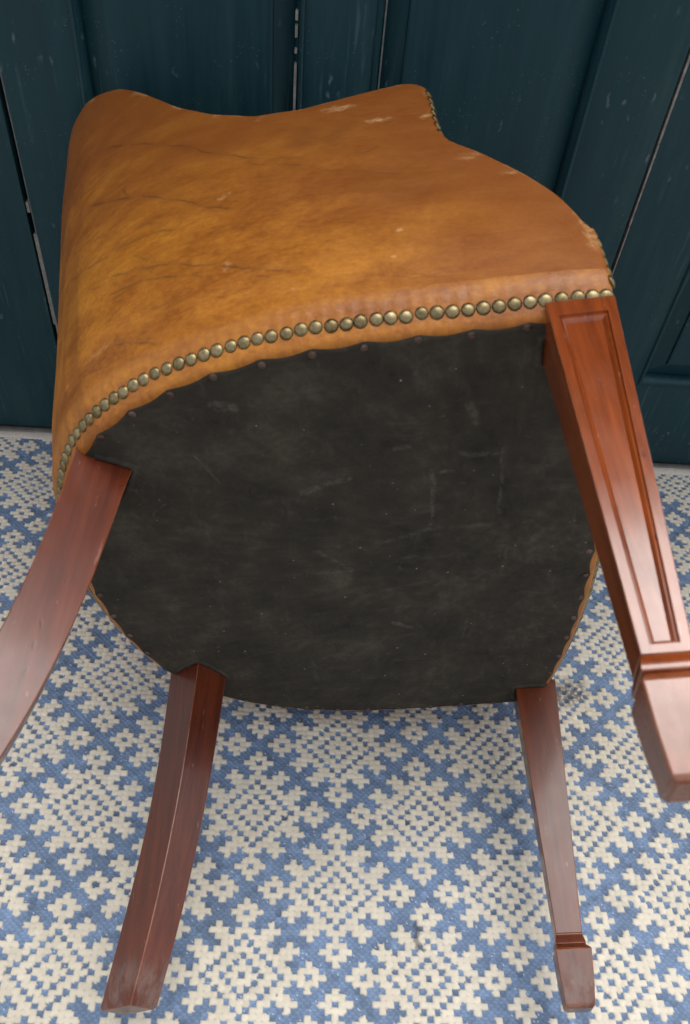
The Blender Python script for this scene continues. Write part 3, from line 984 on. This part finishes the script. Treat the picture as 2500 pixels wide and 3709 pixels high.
def gap_shade_ring(sec, sgn):
    # black cloth ring standing in for the shadow gap round a leg top
    sec = np.array(sec, float)
    c = sec.mean(0)
    V, F = [], []
    prof = [(0.05, -0.45), (0.10, -0.86), (0.42, -0.92), (0.72, -0.80), (0.95, -0.55)]
    ring = []
    for k in range(4):
        a, b = sec[k], sec[(k + 1) % 4]
        for t in np.linspace(0, 1, 9)[:-1]:
            ring.append(a + (b - a) * t)
    for i, p in enumerate(ring):
        d = (p - c) / np.linalg.norm(p - c)
        wob = 0.12 * math.sin(i * 1.7) + 0.08 * math.sin(i * 3.1)
        for g, z in prof:
            q_ = p + d * g * (1 + wob)
            V.append((q_[0] * CU, sgn * q_[1] * CU, (z + 0.06 * math.sin(i * 2.3)) * CU))
    m, n = len(prof), len(ring)
    for i in range(n):
        for j in range(m - 1):
            a, b = i * m + j, ((i + 1) % n) * m + j
            F.append((a, b, b + 1, a + 1))
    me = mesh_from('gap_shade', V, F)
    fix_normals(me)
    me.shade_smooth()
    link('gap_shade', me, CLOTH, cloth)


for sg in (-1, 1):
    gap_shade_ring([(-0.02, 35.7), (4.5, 35.7), (4.5, 39.0), (-0.02, 39.0)], sg)
    r_ = np.array([-0.841, 0.541]); t_ = np.array([0.541, 0.841]); b_ = np.array([-51.9, 20.6] if sg < 0 else [-52.3, 19.5])
    gap_shade_ring([b_ + t_ * 6.3, b_ + r_ * 4.2 + t_ * 6.3, b_ + r_ * 4.2, b_], sg)


def dome_mesh(name, r, h, seg, rings):
    V, F = [], []
    for i in range(rings):
        a = i / rings * math.pi / 2
        for k in range(seg):
            t = 2 * math.pi * k / seg
            V.append((r * math.cos(a) * math.cos(t), r * math.cos(a) * math.sin(t), h * math.sin(a)))
    V.append((0, 0, h))
    for i in range(rings - 1):
        for k in range(seg):
            a, b = i * seg + k, i * seg + (k + 1) % seg
            F.append((a, b, b + seg, a + seg))
    for k in range(seg):
        F.append(((rings - 1) * seg + k, (rings - 1) * seg + (k + 1) % seg, len(V) - 1))
    me = mesh_from(name, V, F)
    me.shade_smooth()
    return me


NAIL = dome_mesh('nail', 0.79 * CU, 0.38 * CU, 12, 3)
NAIL.materials.append(BRASS)
TACK = dome_mesh('tack', 0.50 * CU, 0.20 * CU, 8, 2)
TACK.materials.append(COPPER)


def stud(name, me, parent, p, nrm, jit=0.03):
    o = bpy.data.objects.new(name, me)
    col.objects.link(o)
    o.parent = parent
    v = Vector(nrm) + Vector((random.gauss(0, jit), random.gauss(0, jit), random.gauss(0, jit)))
    o.rotation_mode = 'QUATERNION'
    o.rotation_quaternion = v.to_track_quat('Z', 'Y')
    o.location = Vector([c * CU for c in p])
    s = random.uniform(0.96, 1.05)
    o.scale = (s, s, s)
    return o


for i in range(len(OL)):
    pass
nt = round(OD[-1] / TACKP)
for k in range(nt):
    d = k * TACKP
    x = np.interp(d, OD, np.r_[OL[:, 0], OL[0, 0]])
    y = np.interp(d, OD, np.r_[OL[:, 1], OL[0, 1]])
    v = np.array([x, y]) - CEN
    v = v / np.linalg.norm(v)
    p = np.array([x, y]) - v * (1.0 + random.uniform(-0.15, 0.2))
    ay = abs(p[1])
    if ay > 34.5 and -1.5 < p[0]:
        continue                                     # the front legs stand here
    q1 = np.array([p[0] + 54.5, ay - 25.2])
    if abs(q1[0]) < 4.6 and abs(q1[1]) < 5.2:
        continue                                     # and the rear legs here
    stud('tack', TACK, cloth, (p[0], p[1], -0.66), (0, 0, -1), 0.10)

PITCH = 1.585
nn_ = int(SL / PITCH)
for k in range(nn_ + 1):
    s = min(max((k + random.gauss(0, 0.02)) * SL / nn_, 0.25), SL - 0.25)
    b, n = base(s)
    p = shell(s, 1.22 + random.gauss(0, 0.045), 0.62)
    stud('nail', NAIL, uph, p, (n[0], n[1], -0.78), 0.10)
yy = np.linspace(-41.2, 41.2, 400)
fxl = np.r_[0, np.cumsum(np.hypot(np.diff(yy), np.diff([front_x(v) for v in yy])))]
nf = int(fxl[-1] / PITCH)
for k in range(nf + 1):
    y = float(np.interp(k * fxl[-1] / nf, fxl, yy))
    if abs(y) > 35.3:
        continue
    sl = -2 * 4.3 * y / 36.0 ** 2
    stud('nail', NAIL, seat, (front_x(y) - 0.72, y, 0.95), (1, -sl, -0.75))
# nails down the front facing of each arm
for side in (0, 1):
    path = [(0.0, z) for z in np.linspace(2.6, 10.6, 30)]
    ii = [i for i, s in enumerate(SCOL) if s <= 15.2]
    path += [(SCOL[i], HCOL[i]) for i in ii]
    P, Nn3 = [], []
    for s, h in path:
        s_ = s if side == 0 else SL - s
        ins = 0.45 + 1.5 * float(smooth01((s - 0.6) / 1.2) * smooth01((14.2 - s) / 0.8))
        p = shell(s_, h - (0.25 if ins < 1 else 0.0), ins)
        if s == 0.0 and h < 11:
            p[0] += 0.62
        P.append(p)
    P = np.array(P)
    D = np.r_[0, np.cumsum(np.linalg.norm(np.diff(P, axis=0), axis=1))]
    for k in range(int(D[-1] / PITCH)):
        d = (k + 0.5) * PITCH
        p = np.array([np.interp(d, D, P[:, c]) for c in range(3)])
        pa = np.array([np.interp(min(d + 0.6, D[-1]), D, P[:, c]) for c in range(3)])
        pb = np.array([np.interp(max(d - 0.6, 0), D, P[:, c]) for c in range(3)])
        t3 = pa - pb
        nr = np.array([t3[2], 0, -t3[0]])
        if np.linalg.norm(nr) < 1e-6:
            nr = np.array([1.0, 0, 0])
        nr = nr / np.linalg.norm(nr)
        stud('nail', NAIL, uph, p, (nr[0], (-0.45 if side == 0 else 0.45), nr[2]))

# ---- front legs: square tapering, sunk panels on the two outer faces, collar and spade foot
def bevel_mod(o, w, seg=2, ang=30):
    m = o.modifiers.new('edge', 'BEVEL')
    m.width = w
    m.segments = seg
    m.limit_method = 'ANGLE'
    m.angle_limit = math.radians(ang)
    o.data.materials.append(EDGE_W)
    m.material = 1
    return m


def front_leg(sgn):
    """sgn -1: the right-hand leg (uppermost here), +1: the left-hand leg"""
    def sec(z):
        tz = np.array([0, -39.3, -40.17, -41.39, -48.54])
        x0 = np.interp(-z, -tz, [0, -0.12, -0.18, -0.67, -0.42])
        y0 = np.interp(-z, -tz, [35.76, 36.90, 36.97, 35.97, 36.75])
        s = np.interp(-z, -tz, [6.95, 3.72, 3.62, 5.07, 3.90])
        return x0, y0, s
    def ring(z, grow=0.0):
        x0, y0, s = sec(z)
        return [(x0 - grow, y0 - grow, z), (x0 + s + grow, y0 - grow, z), (x0 + s + grow, y0 + s + grow, z), (x0 - grow, y0 + s + grow, z)]
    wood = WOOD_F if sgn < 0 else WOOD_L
    # shaft
    V, F = [], []
    def add(p):
        V.append((p[0] * CU, sgn * p[1] * CU, p[2] * CU))
        return len(V) - 1
    zt, zb = 0.55, -39.3
    top, bot = ring(0.0), ring(zb)
    top = [(p[0], p[1], zt) for p in top]
    mid_n = 6
    # plain rear and inner faces: (0,1) inner, (3,0) rear ; panelled: (1,2) front, (2,3) outer
    for a, b in ((0, 1), (3, 0)):
        ia = [add(top[a]), add(top[b]), add(bot[b]), add(bot[a])]
        F.append(tuple(ia))
    for (a, b), nrm in (((1, 2), (1, 0, 0)), ((2, 3), (0, 1, 0))):
        A, B, Cc, Dd = [np.array(v) for v in (top[a], top[b], bot[b], bot[a])]
        H = np.linalg.norm(Dd - A)
        n3 = np.array(nrm, float)
        rings = []
        for mx, mt, mb, dep in ((0, 0, 0, 0), (0.98, 2.3, 0.75, 0), (1.02, 2.36, 0.80, 0.26), (1.30, 2.70, 1.0, 0.20), (1.50, 2.95, 1.15, 0.36), (1.62, 3.1, 1.25, 0.50)):
            wt, wb = np.linalg.norm(B - A), np.linalg.norm(Cc - Dd)
            def at(u_abs, v_abs, from_bottom=False):
                v = 1 - v_abs / H if from_bottom else v_abs / H
                L_, R_ = A + (Dd - A) * v, B + (Cc - B) * v
                w = np.linalg.norm(R_ - L_)
                scale_w = 0.62 + 0.38 * (w / wt)
                return L_ + (R_ - L_) * (u_abs * scale_w / w), R_ - (R_ - L_) * (u_abs * scale_w / w)
            l0, r0 = at(mx, mt)
            l1, r1 = at(mx, mb, True)
            rings.append([add(p - n3 * dep) for p in (l0, r0, r1, l1)])
        for r0_, r1_ in zip(rings[:-1], rings[1:]):
            for k in range(4):
                F.append((r0_[k], r0_[(k + 1) % 4], r1_[(k + 1) % 4], r1_[k]))
        F.append(tuple(rings[-1]))
    ct = [add(p) for p in top]
    F.append(tuple(ct))
    cb = [add(p) for p in bot]
    F.append(tuple(cb[::-1]))
    me = mesh_from('leg', V, F)
    fix_normals(me, 1e-5)
    leg = link('leg', me, wood, chair, 20)
    cor = [Vector((p[0] * CU, sgn * p[1] * CU, p[2] * CU)) for p in top + bot]
    isc = [any((v.co - c).length < 1e-4 for c in cor) for v in me.vertices]
    bw = me.attributes.new('bevel_weight_edge', 'FLOAT', 'EDGE')
    for e in me.edges:
        bw.data[e.index].value = 1.0 if isc[e.vertices[0]] and isc[e.vertices[1]] else 0.0
    bevel_mod(leg, 0.0009).limit_method = 'WEIGHT'
    # collar: two thin beads
    def lofted(name, zs_g, mat=wood, bev=0.0008):
        Vv, Ff = [], []
        for z, gq in zs_g:
            for p in ring(z, gq):
                Vv.append((p[0] * CU, sgn * p[1] * CU, p[2] * CU))
        m = len(zs_g)
        for i in range(m - 1):
            for k in range(4):
                a_, b_ = i * 4 + k, i * 4 + (k + 1) % 4
                Ff.append((a_, b_, b_ + 4, a_ + 4))
        Ff.append((0, 1, 2, 3))
        Ff.append(tuple((m - 1) * 4 + k for k in (3, 2, 1, 0)))
        me_ = mesh_from(name, Vv, Ff)
        fix_normals(me_)
        o_ = link(name, me_, mat, leg, 25)
        bevel_mod(o_, bev)
        return o_
    lofted('collar', [(-39.3, 0.0), (-39.55, 0.03), (-39.75, 0.13), (-40.45, 0.15), (-40.65, 0.03), (-40.75, -0.15)], bev=0.0004)
    lofted('spade_foot', [(-40.72, -0.20), (-41.39, 0.0), (-45.0, 0.08), (-48.2, 0.0), (-48.54, -0.25)], bev=0.0012)
    return leg


fr = front_leg(-1)
fr['label'] = 'upper front leg with sunk panel and spade foot'
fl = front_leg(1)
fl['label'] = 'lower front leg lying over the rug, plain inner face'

# ---- rear legs: outswept sabre legs set on the curve of the back
def rear_leg(sgn):
    rd = np.array([-0.84, 0.54]); rd /= np.linalg.norm(rd)
    td = np.array([0.54, 0.84]); td /= np.linalg.norm(td)
    B = np.array([-51.9, 20.6] if sgn < 0 else [-52.3, 19.5])   # inner rear corner at the rail
    zk = np.array([0, 10.5, 19, 27, 34.5, 39, 48.54])
    inn = np.array([-0.1, 0.9, 1.75, 2.95, 4.6, 5.9, 9.2] if sgn < 0 else [-0.1, 0.25, 0.85, 1.6, 2.75, 3.6, 5.8])
    out = np.array([6.9, 7.3, 8.0, 9.1, 10.6, 11.7, 14.6] if sgn < 0 else [6.9, 6.8, 7.2, 7.9, 9.2, 10.1, 12.2])
    def spl(z, v):
        c = np.polyfit(zk, v, 4)
        return float(np.polyval(c, z))
    V, F = [], []
    zs = [-0.55] + list(np.linspace(0, 48.1, 25)) + [48.54]
    for i, z in enumerate(zs):
        zz = max(z, 0)
        a, b = spl(zz, inn), spl(zz, out)
        wdt = np.interp(zz, [0, 48.54], [6.3, 4.4])
        off = (6.3 - wdt) * 0.25
        g = 0.22 if i == len(zs) - 1 else 0.0
        for r_, t_ in ((a + g, off + g), (b - g, off + g), (b - g, off + wdt - g), (a + g, off + wdt - g)):
            p = B + rd * r_ + td * t_
            V.append((p[0] * CU, sgn * p[1] * CU, -z * CU))
    m = len(zs)
    for i in range(m - 1):
        for k in range(4):
            a_, b_ = i * 4 + k, i * 4 + (k + 1) % 4
            F.append((a_, b_, b_ + 4, a_ + 4))
    F.append((0, 1, 2, 3))
    F.append(tuple((m - 1) * 4 + k for k in (3, 2, 1, 0)))
    me = mesh_from('leg', V, F)
    fix_normals(me)
    o = link('leg', me, WOOD_R, chair, 30)
    bevel_mod(o, 0.0009)
    return o


rr = rear_leg(-1)
rr['label'] = 'upper rear leg, outswept sabre shape cut by the frame edge'
rl = rear_leg(1)
rl['label'] = 'lower rear leg, outswept sabre shape with worn ridge'
